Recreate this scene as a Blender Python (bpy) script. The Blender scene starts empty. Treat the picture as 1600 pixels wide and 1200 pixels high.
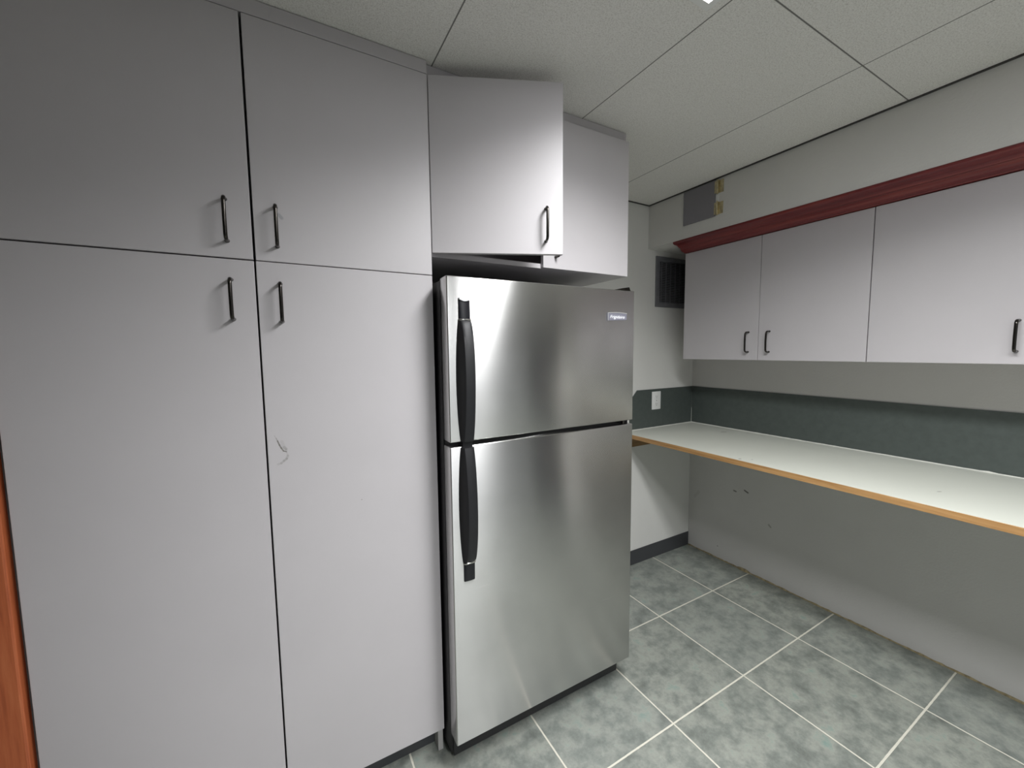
import bpy, bmesh, math, random
from mathutils import Vector, Matrix
random.seed(7)
S = bpy.context.scene
COL = S.collection
R = math.radians

# ---------------------------------------------------------------- camera
cd = bpy.data.cameras.new('camera'); cam = bpy.data.objects.new('camera', cd); COL.objects.link(cam)
CAMP = Vector((0, 0, 1.44))
yw, pt, rl = R(29.2655), R(-4.8052), R(-0.6177)
fw = Vector((math.sin(yw)*math.cos(pt), math.cos(yw)*math.cos(pt), math.sin(pt)))
rt = Vector((math.cos(yw), -math.sin(yw), 0)); up = rt.cross(fw)
r2 = rt*math.cos(rl)+up*math.sin(rl); u2 = up*math.cos(rl)-rt*math.sin(rl)
M = Matrix((r2, u2, -fw)).transposed().to_4x4(); M.translation = CAMP
cam.matrix_world = M
cd.sensor_fit = 'HORIZONTAL'; cd.sensor_width = 36; cd.lens = 36*625.75/1600
cd.clip_start = 0.02
S.camera = cam

# ---------------------------------------------------------------- world, exposure
w = bpy.data.worlds.new('world'); S.world = w; w.use_nodes = True
w.node_tree.nodes['Background'].inputs[0].default_value = (0.5, 0.52, 0.55, 1)
w.node_tree.nodes['Background'].inputs[1].default_value = 0.1
S.view_settings.view_transform = 'Standard'; S.view_settings.look = 'None'
S.view_settings.exposure = 0.0; S.view_settings.gamma = 1.0
S.view_settings.use_curve_mapping = False
S.cycles.max_bounces = 10; S.cycles.diffuse_bounces = 6

# lamp strengths: the ceiling panel over the cabinets, and the one further back in the room
LAMP_MAIN = (34.0, 11.0)     # watts sent down through the prismatic lens, glow of the lens itself
LAMP_REAR = (46.0, 10.0)
LAMP_SPREAD = 145
LAMP_COL = (0.978, 0.99, 1.0)
# main panel (x0,x1,y0,y1) and rear panel
LM = (0.74, 1.00, -0.35, 0.72)
LR = (0.33, 0.63, -1.85, -0.75)

# key planes (metres)
XR, YB, ZC = 2.516, 1.859, 2.343       # right wall, back wall, ceiling
XS, ZS = 2.053, 2.076                  # soffit face, soffit bottom
YC = 1.28                              # faces of tall cabinets and cabinet over the fridge
YF = 1.175                             # fridge door faces
XC = 2.166                             # faces of wall cabinets
XL, YR = -1.8, -2.4                    # far left wall, rear wall
YEND = -0.62                           # near end of counter and wall cabinets

# ---------------------------------------------------------------- materials
def srgb(r, g, b):
    f = lambda c: (c/255/12.92) if c/255 <= .04045 else ((c/255+.055)/1.055)**2.4
    return (f(r), f(g), f(b), 1)

class NT:
    def __init__(s, name):
        s.m = bpy.data.materials.new(name); s.m.use_nodes = True
        s.t = s.m.node_tree; s.b = s.t.nodes['Principled BSDF']
    def n(s, typ, **kw):
        x = s.t.nodes.new(typ)
        for k, v in kw.items(): setattr(x, k, v)
        return x
    def l(s, a, b): s.t.links.new(a, b)
    def math(s, op, a, b=None, c=None, clamp=False):
        x = s.n('ShaderNodeMath', operation=op); x.use_clamp = clamp
        for i, v in enumerate((a, b, c)):
            if v is None: continue
            if isinstance(v, (int, float)): x.inputs[i].default_value = v
            else: s.l(v, x.inputs[i])
        return x.outputs[0]
    def vmath(s, op, a, b=None):
        x = s.n('ShaderNodeVectorMath', operation=op)
        for i, v in enumerate((a, b)):
            if v is None: continue
            if isinstance(v, (tuple, Vector)): x.inputs[i].default_value = tuple(v)
            else: s.l(v, x.inputs[i])
        return x
    def obj(s): return s.n('ShaderNodeTexCoord').outputs['Object']
    def noise(s, vec, scale, detail=3, rough=.5, stretch=None):
        if stretch:
            mp = s.n('ShaderNodeMapping'); mp.inputs['Scale'].default_value = stretch
            s.l(vec, mp.inputs[0]); vec = mp.outputs[0]
        x = s.n('ShaderNodeTexNoise'); x.inputs['Scale'].default_value = scale
        x.inputs['Detail'].default_value = detail; x.inputs['Roughness'].default_value = rough
        s.l(vec, x.inputs['Vector']); return x.outputs['Fac']
    def ramp(s, fac, stops):
        x = s.n('ShaderNodeValToRGB'); e = x.color_ramp.elements
        e[0].position, e[0].color = stops[0]; e[1].position, e[1].color = stops[-1]
        for p, c in stops[1:-1]:
            q = e.new(p); q.color = c
        s.l(fac, x.inputs[0]); return x.outputs[0]
    def mix(s, fac, a, b):
        x = s.n('ShaderNodeMix', data_type='RGBA')
        if isinstance(fac, (int, float)): x.inputs[0].default_value = fac
        else: s.l(fac, x.inputs[0])
        for i, v in ((6, a), (7, b)):
            if isinstance(v, tuple): x.inputs[i].default_value = v
            else: s.l(v, x.inputs[i])
        return x.outputs[2]
    def seg(s, P, A, B, r, soft=.6):
        """mask of a smear running from A to B, radius r, in the coordinates P"""
        A, B = Vector(A), Vector(B); AB = B-A
        d = s.vmath('SUBTRACT', P, A).outputs[0]
        t = s.math('DIVIDE', s.vmath('DOT_PRODUCT', d, AB).outputs['Value'], AB.length_squared, clamp=True)
        sc = s.n('ShaderNodeVectorMath', operation='SCALE'); sc.inputs[0].default_value = AB; s.l(t, sc.inputs['Scale'])
        q = s.vmath('SUBTRACT', d, sc.outputs[0]).outputs[0]
        L = s.vmath('LENGTH', q).outputs['Value']
        mr = s.n('ShaderNodeMapRange', interpolation_type='SMOOTHSTEP')
        s.l(L, mr.inputs[0]); mr.inputs[1].default_value = r*(1-soft); mr.inputs[2].default_value = r
        mr.inputs[3].default_value = 1; mr.inputs[4].default_value = 0
        return mr.outputs[0]
    def bump(s, h, dist, strength=1):
        x = s.n('ShaderNodeBump'); x.inputs['Distance'].default_value = dist; x.inputs['Strength'].default_value = strength
        s.l(h, x.inputs['Height']); s.l(x.outputs[0], s.b.inputs['Normal'])

def mat(name, base, rough=.5, metal=0., var=0., scale=8., bump=0., bscale=200., stretch=None, spec=.5, marks=()):
    """base colour with a little procedural variation; marks = [(A, B, r, colour, strength)]"""
    t = NT(name); b = t.b
    b.inputs['Roughness'].default_value = rough; b.inputs['Metallic'].default_value = metal
    b.inputs['Specular IOR Level'].default_value = spec
    P = t.obj()
    dk = tuple(c*(1-var) for c in base[:3])+(1,); lt = tuple(min(1, c*(1+var)) for c in base[:3])+(1,)
    c = t.ramp(t.noise(P, scale, 4, .6, stretch), [(.3, dk), (.7, lt)])
    for A, B, r, mc, st in marks:
        c = t.mix(t.math('MULTIPLY', t.seg(P, A, B, r), st), c, mc)
    t.l(c, b.inputs['Base Color'])
    if bump: t.bump(t.noise(P, bscale, 2), bump)
    return t.m

LAM = srgb(192, 188, 190)
laminate = mat('grey_laminate', LAM, .42, var=.02, scale=3, bump=.00015, bscale=900)
laminate_inside = mat('cabinet_board', srgb(176, 174, 172), .6, var=.03)
wall_paint = mat('wall_paint', srgb(214, 213, 209), .75, var=.025, scale=2.5, bump=.0006, bscale=120)
soffit_paint = mat('soffit_paint', srgb(214, 212, 208), .75, var=.02, scale=3, bump=.0006, bscale=120)
black_nickel = mat('black_nickel', srgb(70, 67, 64), .22, 1.0, var=.05, scale=60)
black_plastic = mat('black_plastic', srgb(24, 24, 27), .42, var=.1, scale=40, bump=.0004, bscale=1400)
black_smooth = mat('black_smooth', srgb(16, 16, 22), .35, var=.1, scale=30)
body_black = mat('fridge_side_paint', srgb(26, 25, 28), .45, var=.1, scale=30, bump=.0005, bscale=900)
chrome = mat('chrome', srgb(215, 214, 210), .14, 1.0, var=.03)
gasket_m = mat('black_rubber', srgb(14, 14, 15), .8, var=.1)
baseboard_m = mat('dark_vinyl', srgb(62, 63, 66), .5, var=.05, scale=6)
splash_marks = []
splash_m = mat('dark_green_laminate', srgb(73, 80, 77), .5, var=.10, scale=34, bump=.0001, bscale=700)
counter_m = mat('white_laminate', srgb(208, 210, 200), .38, var=.015, scale=3, marks=[
    ((2.362, 1.525, .914), (2.385, 1.512, .914), .0075, srgb(92, 84, 74), .85),
    ((1.853, 1.103, .914), (1.858, 1.100, .914), .0055, srgb(70, 66, 60), .9),
    ((1.891, 1.066, .914), (1.894, 1.064, .914), .004, srgb(70, 66, 60), .8),
    ((2.030, .479, .914), (2.040, .474, .914), .004, srgb(110, 104, 96), .8)])
white_plastic = mat('white_plastic', srgb(226, 226, 224), .35, var=.01)
slot_m = mat('slot_dark', srgb(50, 50, 50), .6, var=.05)
caulk_m = mat('white_caulk', srgb(214, 214, 206), .6, var=.05, scale=40)
dirty_caulk_m = mat('yellowed_caulk', srgb(140, 128, 98), .8, var=.45, scale=55)
vent_m = mat('dark_metal_vent', srgb(118, 118, 122), .45, .3, var=.1, scale=20)
vent_dark = mat('vent_duct', srgb(26, 25, 27), .8, var=.1)
panel_m = mat('grey_board', srgb(134, 131, 136), .6, var=.03, scale=5)
brass_m = mat('aged_brass', srgb(206, 194, 158), .35, 1.0, var=.25, scale=60)
blocker_m = mat('light_blocker_paint', srgb(96, 98, 104), .75, var=.03)  # dark, so the added blocker wall bounces little light
rear_m = mat('rear_wall_paint', srgb(176, 178, 182), .75, var=.03)
door_m = mat('slate_door_paint', srgb(40, 42, 54), .55, var=.05)
lens_frame_metal = mat('satin_silver', srgb(225, 225, 225), .4, .8, var=.02)
lens_frame = mat('white_enamel', srgb(225, 225, 222), .4, var=.01)
gap_m = mat('dark_edge', srgb(60, 58, 56), .7, var=.1)

# lower right tall door: laminate with the brown scuff the photo shows
scuff = srgb(96, 92, 82)
def chain(pts):
    return [((p[0], YC, p[1]), (q[0], YC, q[1]), p[2], scuff, p[3]) for p, q in zip(pts, pts[1:])]
laminate_scuffed = mat('grey_laminate_scuffed', LAM, .42, var=.02, scale=3, bump=.00015, bscale=900, marks=
    chain([(-.041, 1.211, .0012, .25), (-.037, 1.203, .0017, .5), (-.034, 1.195, .0024, .8), (-.030, 1.183, .0027, .75), (-.026, 1.174, .0025, .75), (-.021, 1.165, .0020, .85), (-.014, 1.162, .001, 0)]) +
    chain([(-.024, 1.192, .006, .12), (-.019, 1.175, .0055, .28), (-.015, 1.170, .004, .2), (-.014, 1.166, .001, 0)]) +
    chain([(-.013, 1.160, .003, .15), (-.0112, 1.150, .0045, .25), (-.0145, 1.142, .0045, .28), (-.021, 1.137, .0042, .22), (-.028, 1.131, .004, .18), (-.036, 1.129, .001, 0)]) +
    [((.180, YC, .985), (.1805, YC, .985), .0022, scuff, .6)])
laminate_smudged = mat('grey_laminate_smudged', LAM, .42, var=.02, scale=3, bump=.00015, bscale=900, marks=[
    ((.000, YC, 1.812), (.007, YC, 1.804), .006, srgb(120, 124, 132), .45)])

def stainless():
    t = NT('brushed_stainless'); b = t.b; P = t.obj()
    b.inputs['Metallic'].default_value = 1.0
    n1 = t.noise(P, 1.0, 4, .6, (3.0, 3.0, 900.0))          # fine horizontal brushing
    n2 = t.noise(P, 4.0, 3, .55)                             # cloudy wear
    c = t.ramp(n2, [(.3, srgb(198, 197, 196)), (.7, srgb(212, 211, 210))])
    t.l(c, b.inputs['Base Color'])
    rr = t.n('ShaderNodeMapRange'); t.l(t.math('ADD', t.math('MULTIPLY', n1, .5), .25), rr.inputs[0]); rr.inputs[3].default_value = .23; rr.inputs[4].default_value = .30
    t.l(rr.outputs[0], b.inputs['Roughness'])
    b.inputs['Anisotropic'].default_value = .95
    tg = t.n('ShaderNodeCombineXYZ'); tg.inputs[2].default_value = 1.0
    t.l(tg.outputs[0], b.inputs['Tangent'])
    t.bump(t.math('ADD', n1, t.math('MULTIPLY', t.noise(P, 2.2, 2, .5), 30.0)), .000022)
    return t.m
steel = stainless()

def wood(name, stops, grain=(30, 2.0, 30), rough=.45, scale=3.0):
    t = NT(name); P = t.obj()
    n = t.noise(P, scale, 6, .65, grain)
    t.l(t.ramp(n, stops), t.b.inputs['Base Color']); t.b.inputs['Roughness'].default_value = rough
    t.bump(n, .0003); return t.m
cherry = wood('cherry_stain', [(.25, srgb(88, 30, 33)), (.5, srgb(112, 38, 40)), (.72, srgb(136, 60, 52))], (14, .6, 14), .4)
birch = wood('birch_edge', [(.3, srgb(148, 108, 64)), (.55, srgb(176, 136, 88)), (.8, srgb(190, 152, 104))], (40, 1.6, 40), .5)
orange_wood = wood('orange_stained_wood', [(.25, srgb(150, 74, 44)), (.5, srgb(182, 98, 60)), (.8, srgb(200, 118, 76))], (30, 30, 1.4), .45)
dark_wood = wood('bare_cleat_wood', [(.3, srgb(120, 92, 60)), (.7, srgb(150, 118, 80))], (1.5, 30, 30), .6)

def floor_material():
    t = NT('slate_floor_tile'); P = t.obj(); b = t.b
    sx = t.n('ShaderNodeSeparateXYZ'); t.l(P, sx.inputs[0])
    TS = .457
    def line(co, off):
        a = t.math('SUBTRACT', co, off - 20*TS); a = t.math('DIVIDE', a, TS)
        fr = t.math('FRACT', a); fr2 = t.math('SUBTRACT', 1.0, fr)
        d = t.math('MULTIPLY', t.math('MINIMUM', fr, fr2), TS)
        return d, t.math('FLOOR', a)
    dx, ix = line(sx.outputs[0], 2.142); dy, iy = line(sx.outputs[1], 1.405)
    d = t.math('MINIMUM', dx, dy)
    wob = t.math('MULTIPLY', t.math('SUBTRACT', t.noise(P, 60, 2), .5), .002)
    g = t.n('ShaderNodeMapRange', interpolation_type='SMOOTHSTEP'); t.l(t.math('ADD', d, wob), g.inputs[0])
    g.inputs[1].default_value = .0028; g.inputs[2].default_value = .0042
    cl = t.ramp(t.noise(P, 10, 8, .72), [(.32, srgb(92, 97, 92)), (.45, srgb(124, 130, 124)), (.58, srgb(158, 161, 152)), (.70, srgb(122, 150, 142))])
    cl = t.mix(t.math('MULTIPLY', t.noise(P, 45, 5, .7), .5), cl, srgb(114, 112, 104))
    tint = t.n('ShaderNodeTexWhiteNoise'); cmb = t.n('ShaderNodeCombineXYZ'); t.l(ix, cmb.inputs[0]); t.l(iy, cmb.inputs[1]); t.l(cmb.outputs[0], tint.inputs[0])
    cl = t.mix(t.math('MULTIPLY', tint.outputs[0], .25), cl, srgb(120, 128, 128))
    t.l(t.mix(g.outputs[0], srgb(206, 203, 190), cl), b.inputs['Base Color'])
    b.inputs['Roughness'].default_value = .45
    t.bump(t.math('ADD', g.outputs[0], t.math('MULTIPLY', t.noise(P, 30, 4), .35)), .0012)
    return t.m
def ceiling_material():
    t = NT('acoustic_ceiling_tile'); P = t.obj(); b = t.b
    sx = t.n('ShaderNodeSeparateXYZ'); t.l(P, sx.inputs[0])
    def line(co, off, TS):
        a = t.math('DIVIDE', t.math('SUBTRACT', co, off-20*TS), TS); fr = t.math('FRACT', a)
        return t.math('MULTIPLY', t.math('MINIMUM', fr, t.math('SUBTRACT', 1.0, fr)), TS)
    d = t.math('MINIMUM', line(sx.outputs[0], 1.668, .61), line(sx.outputs[1], 1.859, 1.22))
    g = t.n('ShaderNodeMapRange'); t.l(d, g.inputs[0]); g.inputs[1].default_value = .001; g.inputs[2].default_value = .003
    sp = t.ramp(t.noise(P, 260, 3, .7), [(.3, srgb(200, 196, 190)), (.5, srgb(228, 226, 221)), (.7, srgb(238, 236, 232))])
    t.l(t.mix(g.outputs[0], srgb(110, 108, 104), sp), b.inputs['Base Color'])
    b.inputs['Roughness'].default_value = .9
    t.bump(t.noise(P, 300, 3, .7), .0015); return t.m
floor_m = floor_material(); ceil_m = ceiling_material()
wall_right_m = mat('wall_paint_scuffed', srgb(206, 204, 201), .75, var=.03, scale=2.5, bump=.0006, bscale=120, marks=[
    ((XR, 1.525, .507), (XR, 1.511, .505), .007, srgb(80, 76, 72), .7),
    ((XR, 1.455, .529), (XR, 1.434, .520), .007, srgb(74, 70, 66), .85),
    ((XR, 1.627, .085), (XR, 1.625, .085), .004, srgb(60, 58, 54), .9),
    ((XR, 1.78, .42), (XR, 1.81, .38), .014, srgb(130, 122, 108), .14),
    ((XR, 1.30, .36), (XR, 1.29, .35), .008, srgb(110, 106, 100), .5)])

# ---------------------------------------------------------------- mesh helpers
def box(bm, x0, x1, y0, y1, z0, z1, bev=0., seg=2):
    vs = [bm.verts.new(p) for p in ((x0,y0,z0),(x1,y0,z0),(x1,y1,z0),(x0,y1,z0),(x0,y0,z1),(x1,y0,z1),(x1,y1,z1),(x0,y1,z1))]
    fs = [bm.faces.new([vs[i] for i in f]) for f in ((0,3,2,1),(4,5,6,7),(0,1,5,4),(1,2,6,5),(2,3,7,6),(3,0,4,7))]
    if bev > 0:
        es = list({e for f in fs for e in f.edges})
        bmesh.ops.bevel(bm, geom=es, offset=bev, segments=seg, profile=.5, affect='EDGES')
def prism(bm, pts, a0, a1, axis='y'):
    """closed 2D outline extruded along an axis; pts are (x,z) for y, (x,y) for z, (y,z) for x"""
    def P(p, a): return {'y': (p[0], a, p[1]), 'z': (p[0], p[1], a), 'x': (a, p[0], p[1])}[axis]
    A = [bm.verts.new(P(p, a0)) for p in pts]; B = [bm.verts.new(P(p, a1)) for p in pts]
    n = len(pts)
    bm.faces.new(A); bm.faces.new(B[::-1])
    for i in range(n): bm.faces.new((A[i], A[(i+1) % n], B[(i+1) % n], B[i]))
    bmesh.ops.recalc_face_normals(bm, faces=bm.faces)
def loft(bm, rings):
    L = [[bm.verts.new(p) for p in r] for r in rings]; n = len(rings[0])
    for a, b in zip(L, L[1:]):
        for i in range(n): bm.faces.new((a[i], a[(i+1) % n], b[(i+1) % n], b[i]))
    bm.faces.new(L[0]); bm.faces.new(L[-1][::-1])
    bmesh.ops.recalc_face_normals(bm, faces=bm.faces)
def cyl(bm, c, axis, r, h, n=20):
    c, a = Vector(c), Vector(axis).normalized(); s = a.orthogonal().normalized(); t = a.cross(s)
    loft(bm, [[c+a*k+s*r*math.cos(2*math.pi*i/n)+t*r*math.sin(2*math.pi*i/n) for i in range(n)] for k in (0, h)])
def link(name, bm, m, parent=None, smooth=False, loc=None):
    base = Vector(loc) if loc is not None else Vector((0, 0, 0))
    if base.length: bmesh.ops.translate(bm, verts=bm.verts, vec=-base)
    me = bpy.data.meshes.new(name); bm.to_mesh(me); bm.free(); me.materials.append(m)
    if smooth:
        for p in me.polygons: p.use_smooth = True
        me.set_sharp_from_angle(angle=R(35))
    o = bpy.data.objects.new(name, me); COL.objects.link(o); o.location = base
    if parent: o.parent = parent
    return o
def B(*a, **k):
    bm = bmesh.new(); box(bm, *a, **k); return bm
def tag(o, label, cat, group=None):
    o['label'] = label; o['category'] = cat
    if group: o['group'] = group
    return o
def thing(name, label, cat, group=None):
    """roots stay at the world origin so that part coordinates are world coordinates"""
    o = bpy.data.objects.new(name, None); o.empty_display_size = .1; COL.objects.link(o)
    return tag(o, label, cat, group)
def settle(root, loc):
    """move a thing's origin to its base, keeping its parts where they stand (positions only)"""
    loc = Vector(loc); root.location = loc
    for c in root.children: c.location = c.location - loc
def struct(name, bm, m, smooth=False):
    o = link(name, bm, m, smooth=smooth); o['kind'] = 'structure'; return o

# ---------------------------------------------------------------- room shell
struct('floor', B(XL-.1, XR+.1, YR-.1, YB+.1, -.08, 0), floor_m)
struct('ceiling', B(XL-.1, XR+.1, YR-.1, YB+.1, ZC, ZC+.08), ceil_m)
struct('wall_back', B(-.6, XR+.1, YB, YB+.1, 0, ZC), wall_paint)
struct('wall_right', B(XR, XR+.1, YR-.1, YB, 0, ZC), wall_right_m)
struct('wall_rear', B(XL-.1, XR, YR-.1, YR, 0, ZC), rear_m)
struct('wall_left', B(XL-.1, XL, YR, 1.40, 0, ZC), wall_paint)
struct('wall_partition', B(XL, -.568, 1.302, 1.40, 0, ZC), wall_paint)
# unseen wall added behind camera: it keeps the rear lamp off the far left doors
struct('wall_light_blocker', B(XL, .12, -.52, -.42, 0, ZC), blocker_m)
struct('wall_soffit', B(XS, XR, YR, YB, ZS, ZC), soffit_paint)
struct('baseboard_back', B(1.2, XR-.002, YB-.006, YB, 0, .099, bev=.002), baseboard_m)
struct('trim_1', B(-.67, -.556, 1.270, 1.302, 0, ZC-.001, bev=.004), orange_wood)
# dark metal angle where the ceiling meets the walls
bm = bmesh.new()
box(bm, 1.292, XS, YB-.010, YB, ZC-.004, ZC)
box(bm, XS-.010, XS, YR, YB-.010, ZC-.004, ZC)
struct('trim_2', bm, gap_m)
# the dark slate door further along the right wall
d = struct('door_1', B(XR-.03, XR, -2.25, -.95, 0, 2.04, bev=.003), door_m)
bm = bmesh.new(); box(bm, XR-.04, XR, -.95, -.88, 0, 2.07, bev=.003); box(bm, XR-.04, XR, -2.32, -2.25, 0, 2.07, bev=.003); box(bm, XR-.04, XR, -2.25, -.95, 2.04, 2.07)
fr = link('door_frame', bm, wall_paint, d)
bm = bmesh.new(); cyl(bm, (XR-.03, -1.02, .98), (-1, 0, 0), .012, .04); cyl(bm, (XR-.065, -1.02, .98), (-1, 0, 0), .027, .03)
link('door_knob', bm, chrome, d, smooth=True)
# old yellowed caulk where floor and right wall meet
bm = bmesh.new(); rings = []; y = YB-.006
while y > YEND:
    r = .0045+random.random()*.004+(.006 if abs(y-1.44) < .03 else 0)
    rings.append([(XR-r, y, .0003), (XR-r*.55, y, r*.55), (XR-.0003, y, r*1.1), (XR-.0003, y, .0003)])
    y -= .012+random.random()*.012
loft(bm, rings); struct('trim_3', bm, dirty_caulk_m)

# ---------------------------------------------------------------- ceiling lights
def lens_material(name, s):
    t = NT(name); t.t.nodes.remove(t.b)
    e = t.n('ShaderNodeEmission'); e.inputs[0].default_value = LAMP_COL+(1,); e.inputs[1].default_value = s
    out = [n for n in t.t.nodes if n.type == 'OUTPUT_MATERIAL'][0]; t.l(e.outputs[0], out.inputs[0]); return t.m
def ceiling_light(rect, s, label):
    x0, x1, y0, y1 = rect; o = thing('ceiling_light', label, 'light', 'ceiling lights')
    bm = bmesh.new(); z0 = ZC-.012; k = .018
    box(bm, x0-k, x0, y0-k, y1+k, z0, ZC); box(bm, x1, x1+k, y0-k, y1+k, z0, ZC)
    box(bm, x0, x1, y0-k, y0, z0, ZC); box(bm, x0, x1, y1, y1+k, z0, ZC)
    link('frame', bm, lens_frame, o)
    link('diffuser', B(x0, x1, y0, y1, ZC-.006, ZC-.001), lens_material('lit_diffuser', s[1]), o)
    ld_ = bpy.data.lights.new('lamp', 'AREA'); ld_.shape = 'RECTANGLE'; ld_.size = x1-x0; ld_.size_y = y1-y0
    ld_.energy = s[0]; ld_.color = LAMP_COL; ld_.spread = R(LAMP_SPREAD)
    lo_ = bpy.data.objects.new('lamp', ld_); COL.objects.link(lo_); lo_.parent = o; lo_.location = ((x0+x1)/2, (y0+y1)/2, ZC-.008)
    settle(o, ((x0+x1)/2, (y0+y1)/2, ZC)); return o
ceiling_light(LM, LAMP_MAIN, 'lit white rectangular ceiling light panel above the refrigerator and cabinets')
ceiling_light(LR, LAMP_REAR, 'dimmer rectangular ceiling light panel at the rear of the room')

# ---------------------------------------------------------------- pulls
def pull_mesh(cx, cz0, cz1, base, n, side, out=.030, r=.0046):
    """D-shaped bar pull: base = point on the door face under z=0, n = outward normal, side = horizontal along the door"""
    n, side = Vector(n).normalized(), Vector(side).normalized(); zz = Vector((0, 0, 1))
    L = cz1-cz0; cr = .013; path = [(0, 0.)]
    for k in range(1, 3): path.append((0, (out-cr)*k/2))
    for k in range(1, 7):
        a = math.pi/2*k/6; path.append((cr*(1-math.cos(a)), out-cr+cr*math.sin(a)))
    m = len(path); path += [(L/2, out+.0015)] + [(L-p, q) for p, q in path[::-1]]
    bm = bmesh.new(); rings = []; N = 12
    for i, (p, q) in enumerate(path):
        a = path[max(0, i-1)]; b = path[min(len(path)-1, i+1)]
        t = (zz*(b[0]-a[0])+n*(b[1]-a[1])).normalized(); nn = t.cross(side).normalized()
        c = Vector(base)+zz*(cz0+p)+n*q
        k = 1.35 if i in (0, len(path)-1) else 1.0
        rings.append([c+side*(r*k*math.cos(2*math.pi*j/N))+nn*(r*.85*k*math.sin(2*math.pi*j/N)) for j in range(N)])
    loft(bm, rings); return bm
def pull(parent, *a, **k):
    return link('handle', pull_mesh(*a, **k), black_nickel, parent, smooth=True)

# ---------------------------------------------------------------- tall cabinet
tc = thing('tall_cabinet', 'tall grey laminate cabinet with four doors left of the steel refrigerator', 'cabinet')
X0, XM, X1 = -.546, -.0612, .425
bm = bmesh.new()
box(bm, X0, X0+.018, YC+.019, YB, .0, ZC-.002); box(bm, X1-.018, X1, YC+.019, YB, .0, ZC-.002)
box(bm, XM-.018, XM+.018, YC+.09, YB-.01, .1, ZC-.04)
box(bm, X0+.018, X1-.018, YC+.019, YB, .09, .108); box(bm, X0+.018, X1-.018, YC+.019, YB, ZC-.04, ZC-.002)
box(bm, X0+.018, X1-.018, YB-.012, YB-.001, .108, ZC-.04); box(bm, X0+.018, X1-.018, YC+.09, YB-.012, 1.676, 1.694)
link('carcass', bm, laminate_inside, tc)
link('toe_kick', B(X0+.018, X1-.018, YC+.06, YC+.075, .001, .09), baseboard_m, tc)
link('top_filler', B(X0, X1, YC+.001, YC+.019, 2.302, ZC-.002, bev=.001), laminate, tc)
zs = 1.685
def door(parent, x0, x1, y0, y1, z0, z1, m=laminate, name='door'):
    return link(name, B(x0, x1, y0, y1, z0, z1, bev=.0013), m, parent)
TD = [(X0, XM-.0028, zs+.0018, 2.30, laminate, -.1185, 1.729, 1.833),
      (XM+.0028, X1, zs+.0012, 2.30, laminate_smudged, -.0068, 1.727, 1.830),
      (X0, XM-.0022, .095, zs-.0018, laminate, -.1165, 1.529, 1.631),
      (XM+.0022, X1, .095, zs-.0012, laminate_scuffed, -.0055, 1.526, 1.628)]
for a, b, c, e, m, hx, h0, h1 in TD:
    dd = door(tc, a, b, YC, YC+.018, c, e, m)
    pull(dd, 0, h0, h1, (hx, YC, 0), (0, -1, 0), (1, 0, 0))
settle(tc, ((X0+X1)/2, (YC+YB)/2, 0))

# ---------------------------------------------------------------- cabinet over the fridge
oc = thing('over_fridge_cabinet', 'grey wall cabinet above the refrigerator with its left door ajar', 'cabinet')
x0, x1, zb = .427, 1.290, 1.749
xm = .858
bm = bmesh.new()
box(bm, x0, x0+.017, YC+.019, YB, zb, ZC-.002); box(bm, x1-.017, x1, YC+.0185, YB, zb, ZC-.002, bev=.0008)
box(bm, x0+.017, x1-.017, YC+.019, YB, zb, zb+.017)
box(bm, x0+.017, x1-.017, YC+.019, YB, 2.30, ZC-.002)
box(bm, x0+.017, x1-.017, YB-.01, YB-.001, zb+.017, 2.30)
link('carcass', bm, laminate, oc)
dr = door(oc, xm, x1, YC, YC+.018, zb, 2.30)
pull(dr, 0, 1.792, 1.892, (.914, YC, 0), (0, -1, 0), (1, 0, 0))
th = R(23.5); ca, sa = math.cos(th), math.sin(th)
dl = link('door', B(0, .4305, 0, .018, 1.757, 2.30, bev=.0013), laminate, oc)
dl.location = (x0, YC, 0); dl.rotation_euler = (0, 0, -th)
h = pull(dl, 0, 1.799, 1.903, (.373, 0, 0), (0, -1, 0), (1, 0, 0))
# concealed hinges inside the open door
for hz in (1.86, 2.20):
    bm = bmesh.new(); box(bm, x0+.017, x0+.045, YC+.030, YC+.075, hz, hz+.028, bev=.003); box(bm, x0+.020, x0+.038, YC+.0195, YC+.034, hz+.004, hz+.022, bev=.002)
    link('hinge', bm, chrome, oc)
settle(oc, ((x0+x1)/2, (YC+YB)/2, zb))

# ---------------------------------------------------------------- refrigerator
rf = thing('refrigerator', 'stainless steel top-freezer refrigerator with black handles and sides', 'refrigerator')
fx0, fx1, ft, fg, fl = .433, 1.224, 1.667, 1.151, 1.136
link('cabinet_body', B(fx0+.002, fx1-.006, 1.242, YB-.03, .03, 1.664, bev=.004), body_black, rf, smooth=True)
bm = bmesh.new()
box(bm, fx0+.008, fx1-.012, 1.2345, 1.2425, fg+.01, ft-.01); box(bm, fx0+.008, fx1-.012, 1.2345, 1.2425, .12, fl-.01)
box(bm, fx0+.006, fx1-.005, 1.200, 1.2425, fl-.012, fg+.012)
link('door_gasket', bm, gasket_m, rf)
fd = link('freezer_door', B(fx0, fx1, YF, 1.234, fg, ft+.003, bev=.004, seg=3), steel, rf, smooth=True)
ld = link('fridge_door', B(fx0, fx1, YF, 1.234, .115, fl, bev=.004, seg=3), steel, rf, smooth=True)
link('toe_grille', B(fx0+.01, fx1-.015, 1.235, 1.25, .02, .11, bev=.002), black_plastic, rf)
for px in (fx0+.06, fx1-.07):
    for py in (1.30, 1.75):
        bm = bmesh.new(); cyl(bm, (px, py, 0), (0, 0, 1), .016, .035); link('foot', bm, black_plastic, rf, smooth=True)
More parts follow.
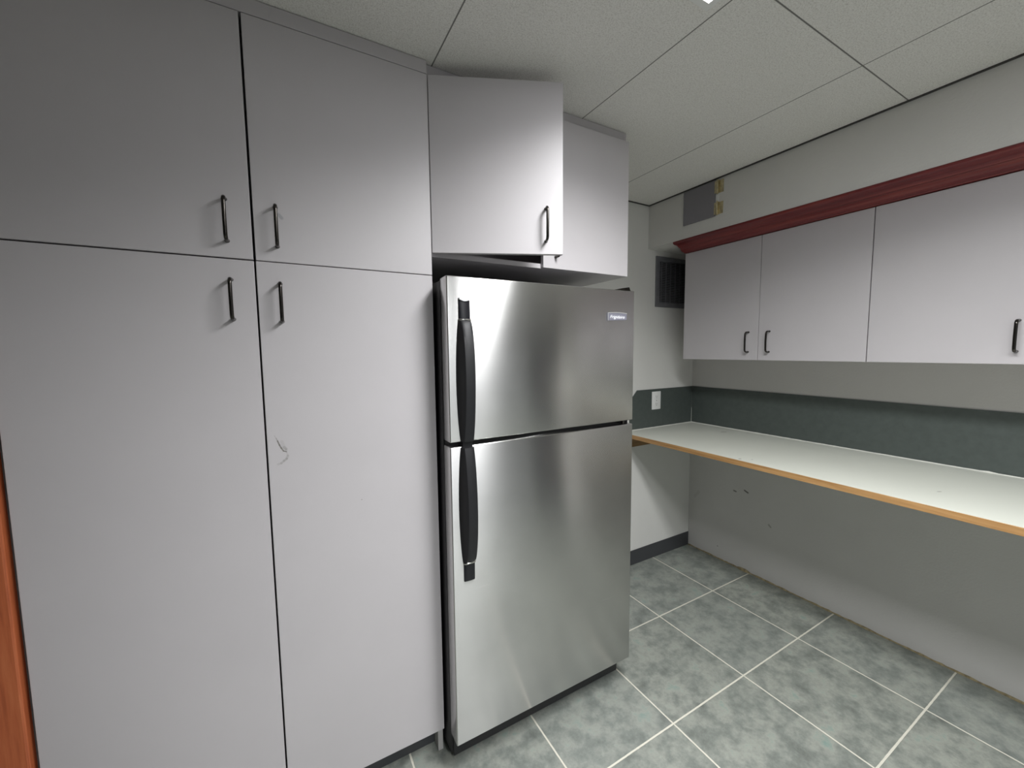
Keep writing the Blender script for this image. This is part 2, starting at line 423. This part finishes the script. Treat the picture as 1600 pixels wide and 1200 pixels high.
# hinge cap on top right, hinge pin in the gap
bm = bmesh.new()
loft(bm, [[(1.135, y, z) for y, z in ((1.195, 1.671), (1.195, 1.673), (1.27, 1.673), (1.27, 1.671))],
          [(1.180, y, z) for y, z in ((1.187, 1.671), (1.192, 1.682), (1.272, 1.682), (1.275, 1.671))],
          [(1.212, y, z) for y, z in ((1.187, 1.671), (1.192, 1.687), (1.272, 1.687), (1.275, 1.671))],
          [(1.219, y, z) for y, z in ((1.190, 1.671), (1.195, 1.679), (1.270, 1.679), (1.272, 1.671))]])
link('hinge_cap', bm, black_nickel, rf, smooth=True)
bm = bmesh.new(); box(bm, 1.150, 1.197, 1.200, 1.240, fl+.005, fg-.005); cyl(bm, (1.186, 1.192, fl+.001), (0, 0, 1), .005, fg-fl-.002, 12)
link('center_hinge', bm, black_nickel, rf)

def bow(parent, zr, ze, zc, up_):
    """moulded bow handle: zr ring height, ze inner end at the door gap, zc far end of the cap"""
    N = 40; rings = []
    for i in range(N+1):
        u = i/N; z = zr+(ze-zr)*u
        # slow swell from the ring, then a quick return next to the gap
        dep = .033*math.sin(math.pi*min(1, u**.80*.93+.0))**.62 if u > 0 else 0
        dep = .007+dep*(1 if u < .9 else 1)
        k = min(1, math.sin(math.pi*min(1., u*.97+.015))**.6)
        tip = max(0, (u-.86)/.14); w = 1-.06*tip
        lx = .4725+(.0015)*k; rx = .5085-.001*tip
        bl = .4705-.0125*k             # the side wall flares onto the door at the left
        yo = YF-dep; t_ = min(.013, dep*.6)
        rings.append([(bl, YF+.0005, z), (bl+.001, YF-.0015, z), (lx, yo+.0028, z), (lx+.0022, yo+.0005, z), (lx+.011, yo-.0012, z),
                      (rx-.011, yo-.0012, z), (rx-.0022, yo+.0005, z), (rx, yo+.0028, z),
                      (rx, yo+t_, z), (rx-.012, yo+t_+.003, z), (bl+.017, YF-.002, z), (bl+.015, YF+.0005, z)])
    bm = bmesh.new(); loft(bm, rings)
    link('handle', bm, black_plastic, parent, smooth=True)
    # flat end cap
    a, b = sorted((zr, zc)); s = 1 if zc > zr else -1
    bm = bmesh.new(); rings = []
    for i in range(7):
        u = i/6; z = zr+(zc-zr)*u; dep = .0085-.003*u
        rings.append([(.4705, YF+.0005, z), (.4705, YF-dep*.6, z), (.4745, YF-dep, z), (.489, YF-dep-.0012, z), (.504, YF-dep, z), (.508, YF-dep*.6, z), (.508, YF+.0005, z)])
    loft(bm, rings); link('handle_cap', bm, black_smooth, parent, smooth=True)
    bm = bmesh.new()
    rings = [[(.4695-g, YF+.0005, z), (.4695-g, YF-.0070, z), (.474, YF-.0105-g, z), (.489, YF-.0120-g, z), (.505, YF-.0105-g, z), (.5095+g, YF-.0070, z), (.5095+g, YF+.0005, z)]
             for z, g in ((zr-.0028, 0), (zr-.0014, .0012), (zr+.0014, .0012), (zr+.0028, 0))]
    loft(bm, rings); link('handle_ring', bm, chrome, parent, smooth=True)
bow(fd, 1.536, 1.1535, 1.598, 1)
bow(ld, .749, 1.1335, .687, -1)
# bright scoop at the top of the freezer handle cap
bm = bmesh.new(); rings = []
pts = [(.4705+.0375*i/10) for i in range(11)]
out = [(x, 1.603) for x in pts]+[(x, 1.5985-.0055*math.sin(math.pi*(x-.4705)/.0375)) for x in pts[::-1]]
prism(bm, out, YF-.0105, YF+.0005, 'y'); link('handle_scoop', bm, lens_frame_metal, fd)
# short black links that bridge the gap between the two handles
link('handle_joint', B(.4730, .5070, YF-.0085, 1.23, 1.1320, 1.1560, bev=.0015), black_plastic, rf)
# badge
bm = bmesh.new(); pts = []
for i in range(13):
    u = i/12; pts.append((1.081+.098*u, 1.5805+.0028*math.sin(math.pi*u)))
pts += [(1.179, 1.5545), (1.081, 1.5505)]
prism(bm, pts, YF-.0035, YF+.0005, 'y')
bg = link('badge', bm, mat('brushed_badge', srgb(150, 150, 164), .4, .6, var=.05, scale=30), fd)
bm = bmesh.new()
up_ = [(1.081+.098*i/12, 1.5805+.0028*math.sin(math.pi*i/12)) for i in range(13)]
prism(bm, up_+[(x, z-.0028) for x, z in up_[::-1]], YF-.0048, YF-.0030, 'y')
box(bm, 1.081, 1.0828, YF-.0046, YF-.0032, 1.5507, 1.5790)
link('badge_rim', bm, lens_frame_metal, fd)
cv = bpy.data.curves.new('lettering', 'FONT'); cv.body = 'Frigidaire'; cv.size = .0175; cv.shear = .35; cv.extrude = .0003
cv.offset = .00005; cv.space_character = 1.02
to = bpy.data.objects.new('lettering_source', cv); COL.objects.link(to)
bpy.context.view_layer.update()
me = bpy.data.meshes.new_from_object(to.evaluated_get(bpy.context.evaluated_depsgraph_get()))
bpy.data.objects.remove(to)
xs = [v.co.x for v in me.vertices]; wd = max(xs)-min(xs); k = .076/wd
for v in me.vertices: v.co = Vector((1.092+(v.co.x-min(xs))*k, YF-.0037-v.co.z, 1.5595+v.co.y*.95))
me.materials.append(mat('badge_lettering', srgb(244, 244, 246), .4, 0.0, var=.01))
lo = bpy.data.objects.new('lettering', me); COL.objects.link(lo); lo.parent = fd
settle(rf, ((fx0+fx1)/2, 1.5, 0))

# ---------------------------------------------------------------- wall cabinets on the right
ZB_, ZT_ = 1.375, 2.019
def wall_cabinet(y1, y0, ym, hy, label, low=0):
    c = thing('wall_cabinet', label, 'cabinet', 'grey wall cabinets above the white counter')
    bm = bmesh.new(); xf = XC+.019
    box(bm, xf, XR, y0, y0+.017, ZB_, ZS-.001); box(bm, xf, XR, y1-.017, y1, ZB_, ZS-.001)
    box(bm, xf, XR, y0+.017, y1-.017, ZB_, ZB_+.017); box(bm, xf, XR, y0+.017, y1-.017, ZS-.03, ZS-.001)
    box(bm, XR-.01, XR-.001, y0+.017, y1-.017, ZB_+.017, ZS-.03); box(bm, xf+.003, XR-.01, y0+.017, y1-.017, 1.70, 1.717)
    link('carcass', bm, laminate, c)
    for a, b, q in ((ym+.0013, y1, hy[0]), (y0+.0013, ym-.0013, hy[1])):
        dd = door(c, XC, XC+.018, a, b, ZB_-.001, ZT_-.001)
        pull(dd, 0, 1.418, 1.523, (XC, q, 0), (-1, 0, 0), (0, 1, 0))
    settle(c, ((XC+XR)/2, (y0+y1)/2, ZB_)); return c
wall_cabinet(1.669, .7575, 1.2134, (1.265, 1.158), 'two-door grey wall cabinet nearest the wall vent with handles side by side')
wall_cabinet(.7555, -.157, .299, (.353, .247), 'grey wall cabinet at the right edge with only its wide left door showing')

# crown molding under the soffit
cm = bmesh.new()
prof = [(2.185, 2.0755), (2.0535, 2.0755), (2.0505, 2.073), (2.0495, 2.069), (2.0515, 2.0645), (2.057, 2.0615), (2.066, 2.0595), (2.080, 2.0575),
        (2.092, 2.0545), (2.102, 2.049), (2.106, 2.0455), (2.113, 2.0455), (2.117, 2.042), (2.121, 2.0365), (2.129, 2.030), (2.140, 2.0255), (2.151, 2.0235), (2.155, 2.0205), (2.185, 2.0205)]
prism(cm, prof, YEND, 1.6695, 'y')
tag(link('crown_molding', cm, cherry), 'long dark red stained wood crown molding above the grey wall cabinets', 'molding')

# ---------------------------------------------------------------- countertop
ct = thing('countertop', 'long white laminate countertop with a bare wood front edge', 'countertop')
link('top', B(1.8315, XR, YEND, YB, .888, .914), counter_m, ct)
link('wood_edge', B(1.8285, 1.8315, YEND, YB, .888, .9128, bev=.0006), birch, ct)
link('support_cleat', B(1.84, XR-.001, YB-.019, YB, .809, .888, bev=.001), dark_wood, ct)
bm = bmesh.new(); rings = []; y = YB-.004
while y > YEND:
    r = .0030+random.random()*.001+(.003 if abs(y-.44) < .012 else 0)
    rings.append([(XR-.0067-r, y, .9142), (XR-.0067-r*.5, y, .9142+r*.6), (XR-.0066, y, .9142+r), (XR-.0066, y, .9142)]); y -= .02+random.random()*.01
loft(bm, rings)
rings = []
for i in range(40):
    x = 1.83+(XR-.012-1.83)*i/39; r = .0035+random.random()*.001
    rings.append([(x, YB-.0067-r, .9142), (x, YB-.0067-r*.5, .9142+r*.6), (x, YB-.0066, .9142+r), (x, YB-.0066, .9142)])
loft(bm, rings)
link('caulk_bead', bm, caulk_m, ct)
settle(ct, ((1.83+XR)/2, YB, .888))

# backsplashes
bm = bmesh.new()
prism(bm, [(1.905, .9145), (XR-.0065, .9145), (XR-.0065, 1.172), (1.969, 1.172), (1.905, 1.105)], YB-.006, YB, 'y')
tag(link('backsplash', bm, splash_m), 'short dark green-grey backsplash with a clipped corner around the outlet', 'backsplash')
tag(link('backsplash', B(XR-.006, XR-.0003, YEND, YB-.0065, .9145, 1.172), splash_m), 'long dark green-grey backsplash running along the right wall above the counter', 'backsplash')
# pale caulk in the lower half of the splash corner
tag(link('corner_caulk', B(XR-.0076, XR-.006, YB-.0076, YB-.006, .9146, 1.02), caulk_m), 'thin pale caulk line in the backsplash corner above the counter', 'caulk')

# ---------------------------------------------------------------- outlet
ol = thing('wall_outlet', 'white outlet plate on the dark backsplash beside the refrigerator', 'outlet')
yo = YB-.006
link('cover_plate', B(2.101, 2.183, yo-.005, yo, 1.036, 1.156, bev=.002), white_plastic, ol, smooth=True)
for cz in (1.121, 1.071):
    bm = bmesh.new(); ring = []
    for k in range(24):
        a = 2*math.pi*k/24; ring.append((2.142+.0165*math.copysign(abs(math.cos(a))**.7, math.cos(a)), cz+.0145*math.copysign(abs(math.sin(a))**.9, math.sin(a))))
    prism(bm, ring, yo-.0065, yo-.0045, 'y'); rc = link('receptacle', bm, white_plastic, ol)
    bm = bmesh.new(); box(bm, 2.1345, 2.1365, yo-.0068, yo-.006, cz-.001, cz+.007); box(bm, 2.1475, 2.1495, yo-.0068, yo-.006, cz-.001, cz+.006)
    cyl(bm, (2.142, yo-.006, cz-.0075), (0, -1, 0), .0024, .0008, 10)
    link('slots', bm, slot_m, rc)
bm = bmesh.new(); cyl(bm, (2.142, yo-.0045, 1.096), (0, -1, 0), .003, .0015, 12); link('screw', bm, chrome, ol)
settle(ol, (2.142, yo, 1.096))

# ---------------------------------------------------------------- wall vent
vt = thing('wall_vent', 'dark metal louvered vent grille high on the wall beside the wall cabinet', 'vent')
vx0, vx1, vz0, vz1 = 2.120, 2.50, 1.714, 2.040
link('duct_backing', B(vx0+.012, vx1-.012, YB-.003, YB-.0005, vz0+.012, vz1-.012), vent_dark, vt)
bm = bmesh.new(); fw_ = .030; yv = YB-.012
box(bm, vx0, vx0+fw_, yv, YB, vz0, vz1, bev=.002); box(bm, vx1-fw_, vx1, yv, YB, vz0, vz1, bev=.002)
box(bm, vx0+fw_-.002, vx1-fw_+.002, yv, YB, vz0, vz0+fw_, bev=.002); box(bm, vx0+fw_-.002, vx1-fw_+.002, yv, YB, vz1-fw_, vz1, bev=.002)
link('frame', bm, vent_m, vt)
n = 24; zz0, zz1 = vz0+fw_, vz1-fw_
for i in range(n):
    z = zz0+(i+.5)*(zz1-zz0)/n; hh = .0042
    bm = bmesh.new(); prism(bm, [(yv+.0005, z-hh), (yv+.0017, z-hh), (YB-.003, z+hh), (YB-.0042, z+hh)], vx0+fw_-.002, vx1-fw_+.002, 'x')
    link('louver', bm, vent_m, vt)
for i in range(5):
    x = vx0+fw_+.018+i*.045
    link('divider', B(x, x+.0035, yv+.002, YB-.003, zz0, zz1), vent_m, vt)
settle(vt, ((vx0+vx1)/2, YB, vz0))

# ---------------------------------------------------------------- access panel on soffit
ap = thing('access_panel', 'small grey board panel with two brass hinges on the soffit above the cabinets', 'panel')
link('board', B(XS-.008, XS, 1.399, 1.598, 2.148, 2.334, bev=.0008), panel_m, ap)
link('edge_strip', B(XS-.0045, XS, 1.383, 1.399, 2.150, 2.334), white_plastic, ap)
for z0_, z1_ in ((2.262, 2.330), (2.152, 2.218)):
    bm = bmesh.new()
    box(bm, XS-.0105, XS-.0075, 1.392, 1.404, z0_+.002, z1_-.002, bev=.0006)
    box(bm, XS-.003, XS, 1.358, 1.383, z0_+.002, z1_-.002, bev=.0006)
    box(bm, XS-.0075, XS-.003, 1.380, 1.384, z0_+.002, z1_-.002)
    nk = 5
    for i in range(nk):
        a = z0_+(z1_-z0_)*i/nk
        cyl(bm, (XS-.010, 1.387, a+.0004), (0, 0, 1), .0055, (z1_-z0_)/nk-.0008, 12)
    cyl(bm, (XS-.010, 1.387, z0_-.004), (0, 0, 1), .0035, z1_-z0_+.008, 10)
    link('hinge', bm, brass_m, ap, smooth=True)
settle(ap, (XS, 1.49, 2.148))
